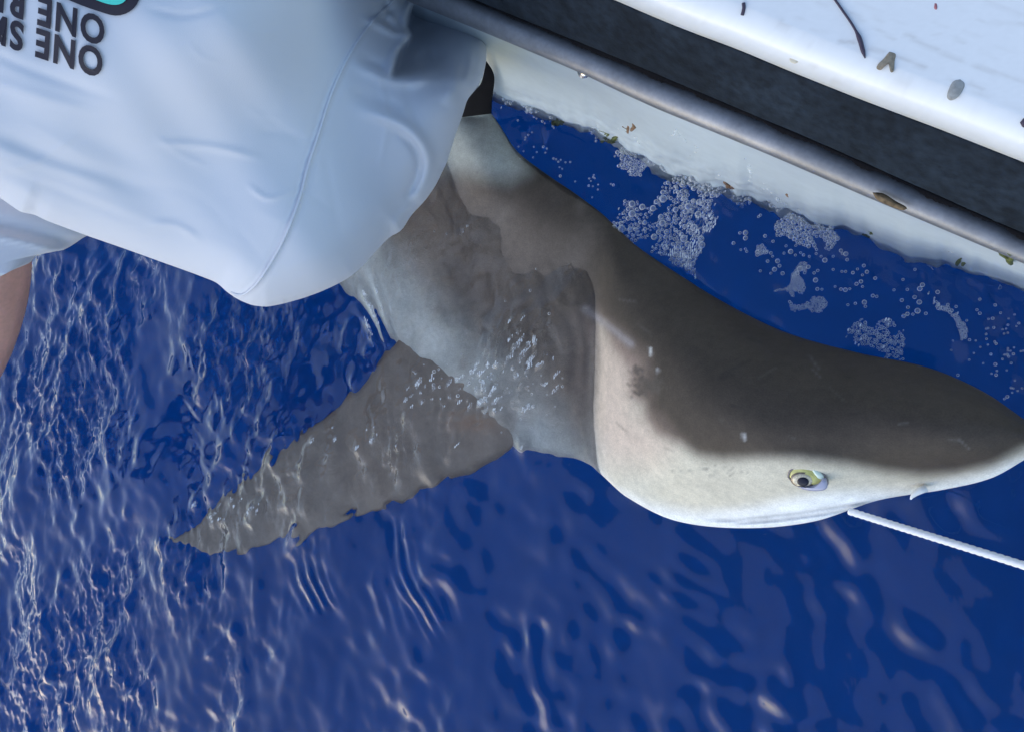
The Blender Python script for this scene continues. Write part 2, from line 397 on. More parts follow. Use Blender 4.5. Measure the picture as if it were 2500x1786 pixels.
    d3, _, _ = poly_dist(PX, PY, np.stack([xs[::6], y3[::6]], 1))
    f = np.exp(-(d3 / 5) ** 2)[:, None] * (.5 + .5 * (np.sin(PX * .05) * np.sin(PX * .013 + 2))[:, None]); wear[:] = wear * (1 - .5 * f) + np.array([.62, .58, .42]) * .5 * f
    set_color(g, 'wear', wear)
    # hull side down into the water, tucking under below the chine
    x0s = np.linspace(-900, 3300, 420)
    jt = np.convolve(rng.standard_normal(440), np.ones(3) / 3, 'same')[10:430]
    yl = interp(L0, x0s) + 6 + 5 * jt
    hb = at_z(x0s, yl, -.05)
    ht = at_z(x0s, smoothline(L1) - 14, .235)
    R = []
    nz2 = np.zeros((60, 420)); r5 = np.random.default_rng(31)
    for kx_, a_ in ((2, .0010), (4, .0012), (8, .0012)):
        q = r5.standard_normal((60, 420)); q = np.apply_along_axis(lambda v: np.convolve(v, np.ones(kx_) / kx_, 'same'), 1, q); q = np.apply_along_axis(lambda v: np.convolve(v, np.ones(kx_ + 1) / (kx_ + 1), 'same'), 0, q)
        nz2 += a_ * q / q.std()
    splash = np.exp(-((x0s - 1680) / 260) ** 2) + .35 * np.exp(-((x0s - 1260) / 90) ** 2) + .15
    for i, t in enumerate(np.linspace(0, 1, 60)):
        amt = (sstep(np.array(t), .45, .85) * splash * nz2[i])[:, None]
        R.append(ht * (1 - t) + hb * t + np.array([-.35, -.85, .4]) * amt)
    R.append(hb + np.array([.004, .012, -.008])); R.append(hb + np.array([.06, .15, -.05])); R.append(hb + np.array([.25, .6, -.2])); R.append(hb + np.array([.3, .9, .2]))
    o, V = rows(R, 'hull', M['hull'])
    px, py = to_px(V.reshape(-1, 3))
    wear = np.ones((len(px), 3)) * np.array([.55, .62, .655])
    ylh = np.interp(px, x0s, yl); f = np.exp(-((py - ylh) / 9) ** 2) * np.clip(.5 + .5 * np.sin(px * .045) * np.sin(px * .017 + 1) + .3 * rng.standard_normal(len(px)), 0, 1)
    wear = wear * (1 - .8 * f[:, None]) + np.array([.10, .12, .05]) * .8 * f[:, None]
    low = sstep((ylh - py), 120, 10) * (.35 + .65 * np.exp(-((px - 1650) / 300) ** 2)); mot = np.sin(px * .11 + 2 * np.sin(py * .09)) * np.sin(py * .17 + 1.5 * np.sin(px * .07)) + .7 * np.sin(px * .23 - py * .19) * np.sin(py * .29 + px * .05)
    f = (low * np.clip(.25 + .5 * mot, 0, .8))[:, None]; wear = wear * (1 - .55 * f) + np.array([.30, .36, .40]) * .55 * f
    f = np.exp(-((px - 1230) / 60) ** 2 - ((py - 120) / 40) ** 2)[:, None]; wear = wear * (1 - .5 * f) + np.array([.68, .64, .42]) * .5 * f
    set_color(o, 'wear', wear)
    # screw head and rusty grime on the strip
    c0 = at_z(np.array(1428.), np.array(174.), .245)
    V, F = tube_vf([c0, c0 + np.array([0, -.0015, .003])], .005, 10)
    new_obj('screw', V, F, mat('screw_steel', (.8, .8, .8), rough=.2, metal=1), boat)
    return boat
boat = make_boat()

# ------------------------------------------------------------------ shark
T = np.array([0, .06, .18, .35, .55, .75, .92, 1])
ST = [
    ((2536, 1062), (2536, 1080), [.092] * 8),
    ((2525, 1045), (2527, 1102), [.09, .093, .097, .1, .1, .097, .092, .09]),
    ((2500, 1023), (2500, 1122), [.085, .095, .105, .11, .108, .1, .09, .085]),
    ((2400, 955), (2420, 1166), [.075, .09, .11, .12, .12, .11, .085, .075]),
    ((2266, 897), (2310, 1193), [.06, .08, .105, .125, .13, .115, .08, .065]),
    ((2100, 862), (2145, 1220), [.045, .07, .1, .125, .13, .115, .075, .055]),
    ((1925, 814), (1985, 1272), [.03, .06, .095, .12, .128, .112, .065, .04]),
    ((1780, 745), (1815, 1288), [.02, .05, .085, .11, .12, .1, .05, .025]),
    ((1660, 672), (1650, 1270), [.012, .035, .065, .09, .095, .08, .03, .005]),
    ((1560, 605), (1530, 1212), [.005, .02, .04, .055, .057, .045, .025, .008]),
    ((1510, 560), (1470, 1160), [.0, .014, .026, .03, .027, .02, .008, -.004]),
    ((1470, 522), (1425, 1130), [0, .009, .012, .006, -.003, -.010, -.02, -.035]),
    ((1400, 470), (1340, 1105), [-.005, .004, .005, -.003, -.012, -.020, -.04, -.06]),
    ((1320, 415), (1230, 1065), [-.008, .003, .004, -.005, -.013, -.024, -.045, -.07]),
    ((1260, 368), (1120, 985), [-.008, .003, .005, -.005, -.013, -.024, -.045, -.075]),
    ((1215, 300), (1000, 880), [-.008, .008, .016, .0, -.016, -.028, -.045, -.08]),
    ((1165, 235), (900, 760), [-.01, .0, .01, -.005, -.02, -.03, -.05, -.085]),
    ((1090, 165), (800, 660), [-.02, -.01, -.005, -.015, -.03, -.045, -.07, -.1]),
    ((980, 80), (700, 560), [-.06, -.05, -.045, -.05, -.06, -.07, -.09, -.12]),
    ((820, 0), (600, 420), [-.1] * 8),
    ((640, -60), (500, 280), [-.14] * 8),
    ((450, -80), (400, 120), [-.17] * 8),
    ((300, -50), (300, 0), [-.18] * 8)]
GILLS = [[(1290, 610), (1330, 720), (1345, 850), (1335, 950)], [(1330, 600), (1375, 720), (1395, 860), (1385, 980)],
         [(1365, 600), (1410, 720), (1432, 860), (1425, 1000)], [(1395, 620), (1440, 740), (1460, 860), (1447, 1020)], [(1250, 630), (1285, 740), (1298, 850), (1290, 940)]]
MOUTH = [[(2180, 1222), (2080, 1232), (1950, 1252), (1800, 1268), (1700, 1268)], [(2150, 1232), (2050, 1248), (1900, 1268), (1780, 1278)]]
PALE = [(2560, 1092), (2500, 1096), (2424, 1138), (2336, 1158), (2248, 1164), (2160, 1153), (2072, 1136), (2006, 1127), (1940, 1119), (1852, 1120), (1764, 1122), (1700, 1114), (1660, 1085), (1600, 1062),
        (1572, 1026), (1566, 986), (1536, 965), (1528, 903), (1490, 850), (1466, 790), (1450, 840), (1440, 960), (1425, 1080), (1380, 1160), (1600, 1340), (2000, 1330), (2560, 1200)]
BELLY = [(2560, 1118), (2500, 1120), (2400, 1160), (2292, 1182), (2221, 1200), (2116, 1199), (2006, 1204), (1918, 1222), (1808, 1244), (1698, 1252), (1588, 1236), (1500, 1194), (1440, 1140), (1400, 1180), (1600, 1360), (2560, 1240)]
FLANK = [(760, 620), (900, 560), (985, 650), (1080, 760), (1180, 850), (1270, 920), (1330, 1000), (1425, 1090), (1425, 1140), (1300, 1130), (1150, 1020), (950, 880)]
BACK_SHEEN = [(1060, 180), (1180, 220), (1230, 290), (1275, 370), (1285, 420), (1240, 440), (1150, 425), (1080, 415), (1000, 380)]

def pigment(PX, PY):  # own skin colours, with wet sheen painted in
    def mixc(c, f, k): return c * (1 - f[..., None]) + np.array(k) * f[..., None]
    c = np.zeros(PX.shape + (3,)) + np.array([.064, .051, .041])
    c = mixc(c, soft_in(PX, PY, [(1110, 400), (1250, 500), (1380, 640), (1460, 800), (1500, 1000), (1400, 1150), (900, 700), (960, 380)], 90), (.165, .132, .110))  # submerged brown, lifted to make up for light lost under water
    c = mixc(c, soft_in(PX, PY, PALE, 26), (.60, .555, .45))
    c = mixc(c, soft_in(PX, PY, [(1440, 780), (1560, 880), (1560, 1000), (1640, 1090), (1600, 1130), (1480, 1130), (1430, 1080)], 60) * .6, (.58, .43, .36))
    c = mixc(c, soft_in(PX, PY, BELLY, 26), (.86, .86, .84))
    c = mixc(c, soft_in(PX, PY, FLANK, 90), (.48, .50, .49))  # pale flank, lifted the same way under water
    c = mixc(c, soft_in(PX, PY, BACK_SHEEN, 40), (.36, .37, .34))  # wet glare on the back, painted as a pale area
    for i, g in enumerate(GILLS):
        d, _, u = poly_dist(PX, PY, g); c = mixc(c, .34 * np.exp(-(d / 11) ** 2) * np.clip(np.minimum(u, 1 - u) * 6, 0, 1), (.03, .027, .025))
    for P, wd, a, k in (([(1815, 1060), (1818, 1070)], 4, .7, (.6, .6, .6)), ([(1587, 850), (1590, 866)], 3, .8, (.7, .7, .68)), ([(1430, 755), (1490, 800), (1540, 840)], 9, .6, (.33, .31, .32)),  # small pale marks; the long grey stroke is a painted sheen
                        ([(1760, 915), (1800, 895), (1830, 880)], 4, .4, (.03, .028, .026)), ([(1755, 925), (1790, 912)], 4, .4, (.03, .028, .026)), ([(1605, 903), (1606, 905)], 4, .6, (.5, .5, .5))):
        d, _, u = poly_dist(PX, PY, P); c = mixc(c, a * np.exp(-(d / wd) ** 2), k)
    for (qx, qy, qr) in ((1545, 905, 18), (1560, 930, 22), (1540, 945, 14), (1575, 950, 24), (1548, 962, 12), (1590, 935, 26)):
        wx_ = PX + 7 * np.sin(PY * .19 + PX * .07) + 5 * np.sin(PY * .41); wy_ = PY + 5 * np.sin(PX * .17 - PY * .09) + 4 * np.sin(PX * .37)
        c = mixc(c, .8 * sstep(np.hypot((wx_ - qx - 10) / 1.9, wy_ - qy), qr * .75, qr * .25), (.085, .072, .062))
    for P in MOUTH:
        d, _, u = poly_dist(PX, PY, P); c = mixc(c, .6 * np.exp(-(d / 4.5) ** 2) * np.clip(np.minimum(u, 1 - u) * 8, 0, 1), (.34, .35, .38))
    # old scratches and blotches
    r3 = np.random.default_rng(9)
    for _ in range(26):
        x0, y0 = r3.uniform(1500, 2450), r3.uniform(640, 1110); a_, l_ = r3.normal(.35, .5), r3.uniform(12, 60)
        d, _, u = poly_dist(PX, PY, [(x0, y0), (x0 + math.cos(a_) * l_, y0 + math.sin(a_) * l_)]); c = mixc(c, r3.uniform(.15, .5) * np.exp(-(d / 2.6) ** 2), (.16, .15, .14) if r3.random() < .6 else (.03, .027, .024))
    for _ in range(60):
        x0, y0, r_ = r3.uniform(1000, 1450), r3.uniform(420, 1080), r3.uniform(12, 42)
        d = np.hypot((PX - x0) * .8 + (PY - y0) * .35, (PY - y0) * .55 - (PX - x0) * .2); c = mixc(c, r3.uniform(.1, .4) * np.exp(-(d / r_) ** 2), (.20, .17, .15) if r3.random() < .5 else (.075, .062, .055))
    r2 = np.random.default_rng(5)
    for _ in range(46):
        qx, qy = r2.uniform(1640, 1850), 0
        qy = 1150 + (qx - 1640) * .02 + r2.normal(0, 9)
        c = mixc(c, .4 * np.exp(-(np.hypot(PX - qx, PY - qy) / 2.4) ** 2), (.16, .15, .13))
    return c

def make_shark():
    root = empty('shark', at_z(np.array(1800.), np.array(1000.), 0), 'brown grey shark lying at the water surface with its pale-lipped head lifted out', 'shark')
    A = np.array([s[0] for s in ST], float); B = np.array([s[1] for s in ST], float)
    phiT = np.arccos(1 - 2 * T); NU, NV = 380, 120
    mid = (A + B) / 2; kn = np.r_[0, np.cumsum(np.hypot(*np.diff(mid, axis=0).T))]
    # denser along the head
    u = np.linspace(0, kn[-1], NU)
    a, b = cr(kn, A, u), cr(kn, B, u)
    phi = np.linspace(0, math.pi, NV); t = (1 - np.cos(phi)) / 2
    Zt = np.stack([cr(phiT, np.array(s[2], float), phi) for s in ST])           # stations x NV
    Z = cr(kn, Zt, u)
    px = a[:, None, 0] * (1 - t) + b[:, None, 0] * t; py = a[:, None, 1] * (1 - t) + b[:, None, 1] * t
    for g in GILLS:
        d, _, uu = poly_dist(px, py, g); Z -= .0002 * np.exp(-(d / 10) ** 2) * np.clip(np.minimum(uu, 1 - uu) * 6, 0, 1)
    for g in MOUTH:
        d, _, uu = poly_dist(px, py, g); Z -= .0045 * np.exp(-(d / 5) ** 2) * np.clip(np.minimum(uu, 1 - uu) * 8, 0, 1)
    # brow over the eye and soft hollow in front of it
    d = np.hypot((px - 1970) / 75, (py - 1120) / 22); Z += .003 * np.exp(-d ** 2)
    top = at_z(px, py, Z)
    wid = np.linalg.norm(top[:, 0] - top[:, -1], axis=1)
    tu = t[::-1][1:-1]
    zu = Z[:, :1] * (1 - tu) + Z[:, -1:] * tu - .36 * wid[:, None] * np.sqrt(1 - (2 * tu - 1) ** 2) ** .9
    pxu = a[:, None, 0] * (1 - tu) + b[:, None, 0] * tu; pyu = a[:, None, 1] * (1 - tu) + b[:, None, 1] * tu
    und = at_z(pxu, pyu, zu)
    ring = np.concatenate([top, und], 1); nv = ring.shape[1]
    V = ring.reshape(-1, 3); F = grid_faces(NU, nv, True).tolist()
    F.append(list(range(nv))[::-1]); F.append(list(range((NU - 1) * nv, NU * nv)))
    body = new_obj('body', V, F, M['shark'], root)
    bm = bmesh.new(); bm.from_mesh(body.data); bmesh.ops.recalc_face_normals(bm, faces=bm.faces); bm.to_mesh(body.data); bm.free()
    ct_ = pigment(px, py); cu = np.zeros(und.shape) + np.array([.72, .72, .70])
    bl = np.minimum(1, np.linspace(0, 6, len(tu)))[None, :, None]          # underside is belly white away from the back edge
    edgeA = ct_[:, :1]; edgeB = ct_[:, -1:]
    fA = np.clip((tu[None, :, None]) / .35, 0, 1); cu = edgeA * (1 - fA) + cu * fA
    set_color(body, 'pigment', np.concatenate([ct_, cu], 1).reshape(-1, 3))
    bvh = BVHTree.FromPolygons([tuple(v) for v in V], F)
    def hit(x, y):
        r = Vector(ray(np.array(float(x)), np.array(float(y)))).normalized()
        p, n, _, _ = bvh.ray_cast(Vector(CAM), r)
        if n.dot(r) > 0: n = -n
        return p, n
    # ---- eye, built on the skin in its own plane
    pc, nc = hit(1972, 1160); sc = (pc - Vector(CAM)).length / FPX * .97
    ex = (hit(1995, 1160)[0] - hit(1945, 1160)[0]).normalized(); nc = (nc + (Vector(CAM) - pc).normalized() * .6).normalized()
    ex = (ex - nc * ex.dot(nc)).normalized(); ey = nc.cross(ex)
    def loc(x, y, h): 
        p = pc + ex * ((x - 1972) * sc) + ey * ((1160 - y) * sc) + nc * h
        return p
    def dome(name, pts, h0, hgt, m, parent, n=48, k=7, close=True):
        P = smooth_poly(list(pts) + [pts[0]], n + 1)[:-1]; c0 = P.mean(0); V = []; F = []
        for r in range(k + 1):
            s = 1 - r / k
            for q in P:
                x, y = c0 + (q - c0) * max(s, .001); V.append(loc(x, y, h0 + hgt * (1 - s ** 2)))
        V += [loc(*q, h0 - .004) for q in P]
        for r in range(k):
            for i in range(n): F.append((r * n + i, r * n + (i + 1) % n, (r + 1) * n + (i + 1) % n, (r + 1) * n + i))
        b0 = (k + 1) * n
        for i in range(n): F.append((b0 + i, b0 + (i + 1) % n, (i + 1) % n, i))
        return new_obj(name, V, F, m, parent)
    wet = dict(rough=.15, spec=.5, coat=.4)
    eye = dome('eye', [(1928, 1160), (1934, 1145), (1948, 1134), (1965, 1129), (1982, 1133), (1998, 1145), (2010, 1160), (2014, 1180), (2006, 1191), (1988, 1194), (1965, 1190), (1946, 1181), (1934, 1170)],
               .0005, .0042, mat('eye_sclera', (.55, .51, .17), noise=(300, .15), **wet), root)
    dome('eyelid', [(1985, 1135), (2000, 1147), (2008, 1163), (1995, 1172), (1990, 1160), (1985, 1148)], .0022, .0012, mat('pale_lid', (.62, .72, .62), **wet), eye, n=24, k=4)
    ell = lambda cx, cy, rx, ry, n=20: [(cx + rx * math.cos(i * 2 * math.pi / n), cy + ry * math.sin(i * 2 * math.pi / n)) for i in range(n)]
    dome('iris_edge', ell(1962, 1165, 29, 21), .0035, .0012, mat('iris_brown', (.20, .15, .11), noise=(500, .3), **wet), eye, k=4)
    dome('iris', ell(1960, 1165, 22.5, 17.5), .0045, .0010, mat('iris_cream', (.58, .50, .36), noise=(600, .3), **wet), eye, k=4)
    dome('pupil', ell(1961.5, 1166.5, 13, 12), .0056, .0007, mat('pupil_black', (.008, .008, .022), rough=.3, spec=.25), eye, n=28, k=4)
    dome('nictitating_lid', [(1947, 1180), (1960, 1183), (1978, 1182), (1995, 1175), (2006, 1164), (2012, 1166), (2014, 1182), (2007, 1191), (1988, 1194), (1965, 1190)], .0052, .0015,
         mat('lavender_lid', (.40, .39, .50), **wet), eye, n=36, k=4)
    # rim of dark skin round the eye
    P = smooth_poly([(1928, 1160), (1934, 1145), (1948, 1134), (1965, 1129), (1982, 1133), (1998, 1145), (2010, 1160), (2014, 1180), (2006, 1191), (1988, 1195), (1965, 1191), (1946, 1182), (1934, 1171), (1928, 1160)], 60)
    tube('eye_rim', [loc(x, y, .0006) for x, y in P], .0009, mat('rim_skin', (.20, .17, .17), rough=.4), eye, n=6)
    # nasal flap: little curved white tooth of skin below the snout
    fl = []
    for x, y, r in ((2262, 1190, .0032), (2247, 1196, .0030), (2234, 1204, .0023), (2226, 1212, .0014), (2223, 1218, .0006)):
        p, n = hit(min(x, 2290), 1178); fl.append((Vector(at_d(np.array(float(x)), np.array(float(y)), np.array(ray(2250., 1190.)[2] * 0 + (p - Vector(CAM)).dot(Vector((-st_, 0, -ct))) ))), r))
    tube('nasal_flap', [f[0] for f in fl], [f[1] for f in fl], mat('white_skin', (.8, .8, .78), rough=.4), root, n=10)
    # lower lip: a soft roll along the jaw
    jp = smooth_poly([(2215, 1205), (2120, 1232), (2040, 1252), (1960, 1270), (1860, 1284), (1760, 1288)], 40)
    # pectoral fin, under water, swept back
    lead = smooth_poly([(1290, 1040), (1255, 1085), (1165, 1138), (1056, 1182), (1000, 1210), (910, 1243), (790, 1281), (700, 1309), (615, 1336), (560, 1352), (500, 1345)], 90)
    trail = smooth_poly([(1010, 790), (955, 852), (900, 920), (850, 965), (810, 1010), (760, 1045), (704, 1085), (655, 1125), (605, 1165), (540, 1220), (484, 1275), (430, 1305), (412, 1318)], 90)
    nt_ = 26; phi = np.linspace(0, math.pi, nt_); tt = (1 - np.cos(phi)) / 2
    fx = lead[:, None, 0] * (1 - tt) + trail[:, None, 0] * tt; fy = lead[:, None, 1] * (1 - tt) + trail[:, None, 1] * tt
    s = np.linspace(0, 1, 90)[:, None]
    # round the tip
    zb = -.062 + .012 * s - .012 * np.sin(s * math.pi)
    th = (.013 * (1 - s) + .0025) * np.sin(phi) ** .7
    topv = at_z(fx, fy, zb + th); bot = at_z(fx[:, ::-1][:, 1:-1], fy[:, ::-1][:, 1:-1], (zb - th)[:, ::-1][:, 1:-1])
    ring = np.concatenate([topv, bot], 1); nv = ring.shape[1]
    F = grid_faces(90, nv, True).tolist(); F.append(list(range(nv))[::-1]); F.append(list(range(89 * nv, 90 * nv)))
    fin = new_obj('pectoral_fin', ring.reshape(-1, 3), F, M['fin'], root)
    bm = bmesh.new(); bm.from_mesh(fin.data); bmesh.ops.recalc_face_normals(bm, faces=bm.faces); bm.to_mesh(fin.data); bm.free()
    qx, qy = to_px(ring.reshape(-1, 3))
    c = np.zeros((len(qx), 3)) + np.array([.145, .115, .094])
    f = np.exp(-((qx - 1165) / 55) ** 2 - ((qy - 1030) / 18) ** 2)[:, None] * .7; c = c * (1 - f) + np.array([.20, .11, .06]) * f
    f = sstep(qx, 1000, 450)[:, None] * .5; c = c * (1 - f) + np.array([.16, .14, .125]) * f
    set_color(fin, 'pigment', c)
    # dorsal fin standing by the arm
    le = smooth_poly([(1200, 278), (1202, 240), (1206, 210), (1207, 188), (1201, 170), (1191, 155), (1186, 148)], 24)
    te = smooth_poly([(1118, 288), (1132, 268), (1140, 246), (1158, 224), (1173, 206), (1181, 180), (1186, 147)], 24)
    nt2 = 14; phi = np.linspace(0, math.pi, nt2); tt = (1 - np.cos(phi)) / 2; ss = np.linspace(0, 1, 24)[:, None]
    fx = le[:, None, 0] * (1 - tt) + te[:, None, 0] * tt; fy = le[:, None, 1] * (1 - tt) + te[:, None, 1] * tt
    zb = .012 + .15 * ss + 0 * tt; th = (.007 * (1 - ss) + .001) * np.sin(phi) ** .8
    topv = at_z(fx, fy, zb + th); bot = at_z(fx[:, ::-1][:, 1:-1], fy[:, ::-1][:, 1:-1], (zb - th)[:, ::-1][:, 1:-1])
    ring = np.concatenate([topv, bot], 1); nv = ring.shape[1]
    F = grid_faces(24, nv, True).tolist(); F.append(list(range(nv))[::-1]); F.append(list(range(23 * nv, 24 * nv)))
    df = new_obj('dorsal_fin', ring.reshape(-1, 3), F, M['shaded_fin'], root)
    bm = bmesh.new(); bm.from_mesh(df.data); bmesh.ops.recalc_face_normals(bm, faces=bm.faces); bm.to_mesh(df.data); bm.free()
    return root, hit
shark, shark_hit = make_shark()

# ------------------------------------------------------------------ cord in the shark's mouth
def make_cord():
    p0 = Vector(at_z(np.array(2074.), np.array(1247.), .056)); p1 = Vector(at_z(np.array(2500.), np.array(1379.), .12)); p2 = Vector(at_z(np.array(2760.), np.array(1462.), .165))
    pts = smooth_poly([tuple(p0), tuple(p1), tuple(p2)], 120); pts = np.asarray(pts)
    V, F = tube_vf(pts, .0031 * (1 + .10 * np.sin(np.arange(120) * 2.1)), 12)
    tag(new_obj('cord', V, F, M['cord']), 'taut white cord running from the shark mouth over dark blue water', 'cord')
make_cord()

# ------------------------------------------------------------------ person in the white shirt
OUT = [(-420, -380), (500, -420), (900, -330), (1050, -120), (1100, 10), (1170, 70), (1187, 100), (1188, 150), (1178, 190), (1160, 222), (1141, 241), (1131, 277), (1112, 330), (1092, 395), (1063, 455), (1040, 488), (1002, 528),
       (986, 556), (978, 569), (956, 574), (930, 601), (895, 640), (860, 674), (820, 696), (780, 714), (735, 730), (690, 742), (650, 750), (612, 745), (578, 730), (552, 712), (530, 690), (470, 667), (400, 642), (300, 606), (207, 574),
       (110, 538), (83, 523), (52, 520), (0, 483), (-60, 455), (-300, 350), (-480, 150)]
CTRL = np.array([(300, 200, .555), (0, 0, .55), (0, 400, .60), (700, 300, .598), (600, 650, .632), (850, 450, .635), (800, 100, .618), (960, 300, .655), (1060, 200, .682), (1100, 300, .675), (1150, 110, .728), (1050, 40, .750),
                 (-300, -300, .54), (-400, 300, .60), (900, -250, .62), (1050, -100, .72), (200, 500, .62), (900, 600, .665), (300, -300, .545)])
def rbf(C):
    d = np.hypot(C[:, None, 0] - C[None, :, 0], C[:, None, 1] - C[None, :, 1]); ph = np.sqrt(d ** 2 + 420 ** 2)
    n = len(C); Mx = np.zeros((n + 3, n + 3)); Mx[:n, :n] = ph; Mx[:n, n] = 1; Mx[:n, n + 1:] = C[:, :2] / 1000; Mx[n:, :n] = Mx[:n, n:].T
    return np.linalg.solve(Mx + np.eye(n + 3) * 1e-9, np.r_[C[:, 2], 0, 0, 0])
RB = rbf(CTRL)
SEAM = [(985, -30), (963, 0), (908, 55), (862, 120), (828, 185), (803, 246), (779, 323), (751, 410), (737, 466), (717, 527), (683, 604), (631, 687), (600, 716), (585, 720), (566, 714)]
RAG = [(1022, -60), (1016, 0), (1000, 25), (991, 68), (1001, 89), (972, 127), (963, 157), (955, 188)]
FOLDC = [(850, 262), (908, 277), (970, 299), (1016, 333), (1041, 370), (1047, 410), (1031, 462), (1005, 502)]
def shirt_depth(X, Y):
    s = np.zeros(X.shape)
    for (cx, cy, _), wgt in zip(CTRL, RB): s += wgt * np.sqrt((X - cx) ** 2 + (Y - cy) ** 2 + 420 ** 2)
    n = len(CTRL); s += RB[n] + RB[n + 1] * X / 1000 + RB[n + 2] * Y / 1000
    d, _, _ = poly_dist(X, Y, OUT + [OUT[0]]); R = 95
    q = np.clip(1 - d / R, 0, 1); s += .042 * (1 - np.sqrt(np.maximum(0, 1 - q * q)))
    # hem of the hanging cloth with a hollow behind it
    dd, sg, u = poly_dist(X, Y, smooth_poly(RAG, 40)); sd_ = -dd * sg            # >0 to the right
    rec = sstep(sd_, -2, 9) * np.exp(-(np.maximum(sd_, 0) / 100) ** 2) * sstep(Y, 200, 165)
    s += .065 * rec
    s -= .006 * np.exp(-((sd_ + 8) / 9) ** 2) * sstep(Y, 195, 170)
    # folds
    dd, sg, u = poly_dist(X, Y, smooth_poly(FOLDC, 40)); sd_ = dd * sg
    tp = sstep(u, 0, .35) * sstep(u, 1.0, .92)
    s -= .010 * np.exp(-((sd_) / 15) ** 2) * tp; s += .0055 * np.exp(-((sd_ - 24) / 8) ** 2) * tp * sstep(u, .3, .6)
    def fold(P, wd, a):
        dd, sg, u = poly_dist(X, Y, smooth_poly(P, 24)); tp = np.clip(np.minimum(u, 1 - u) * 4, 0, 1)
        return a * np.exp(-(dd / wd) ** 2) * tp
    for P, wd, a in (([(-80, 100), (60, 165), (200, 215), (300, 250)], 13, .0035), ([(-80, 175), (80, 232), (260, 280)], 16, -.003), ([(-80, 300), (60, 355), (200, 410), (420, 480)], 22, .005), ([(-80, 330), (100, 400), (300, 462)], 16, -.004),
                     ([(-60, 390), (60, 430), (200, 490), (380, 560)], 14, .0045), ([(-60, 420), (50, 462), (130, 510), (260, 560)], 12, -.0035), ([(0, 250), (200, 330), (400, 420)], 30, .003),
                     ([(880, 45), (925, 62), (960, 80), (1004, 90)], 9, -.007), ([(915, 30), (950, 55), (985, 88)], 12, .004), ([(940, 20), (962, 55), (985, 85)], 6, -.003),
                     ([(850, 150), (905, 178), (954, 198), (1020, 196), (1080, 165)], 13, -.008), ([(870, 140), (920, 158), (950, 180)], 12, .005), ([(850, 225), (920, 243), (985, 268)], 16, .004),
                     ([(1100, 130), (1110, 200), (1090, 260)], 22, -.006), ([(1150, 120), (1145, 170), (1130, 215)], 7, -.003), ([(1020, 130), (1060, 150), (1080, 120)], 20, .014),
                     ([(975, 40), (985, 80)], 5, .003), ([(940, 5), (955, 40)], 10, .005), ([(960, 560), (985, 520), (1015, 490)], 9, -.004)):
        s += fold(P, wd, a * (.38 if P[0][0] < 100 else 1.1))
    r4 = np.random.default_rng(17)
    for _ in range(46):
        cx_, cy_ = r4.uniform(20, 1080), r4.uniform(0, 640); an = r4.normal(.42, .35) + (1.0 if cx_ > 800 else 0); l_ = r4.uniform(50, 150); bd = r4.normal(0, .25)
        if cx_ - l_ < 330 and cy_ - l_ * .6 < 210: continue
        P = [(cx_ - math.cos(an) * l_, cy_ - math.sin(an) * l_), (cx_ + bd * l_ * .3, cy_ - bd * l_ * .3), (cx_ + math.cos(an + bd) * l_, cy_ + math.sin(an + bd) * l_)]
        s += fold(P, r4.uniform(5, 15), r4.normal(0, .0007))
    dd, _, u = poly_dist(X, Y, smooth_poly(SEAM, 60)); s += .0010 * np.exp(-((dd - 9) / 6) ** 2) - .0014 * np.exp(-(dd / 5) ** 2)
    s += .0006 * np.sin(X * .013 + Y * .007) * np.sin(Y * .011 - X * .004) + .0009 * np.sin(X * .031 - Y * .022 + 1)
    return s
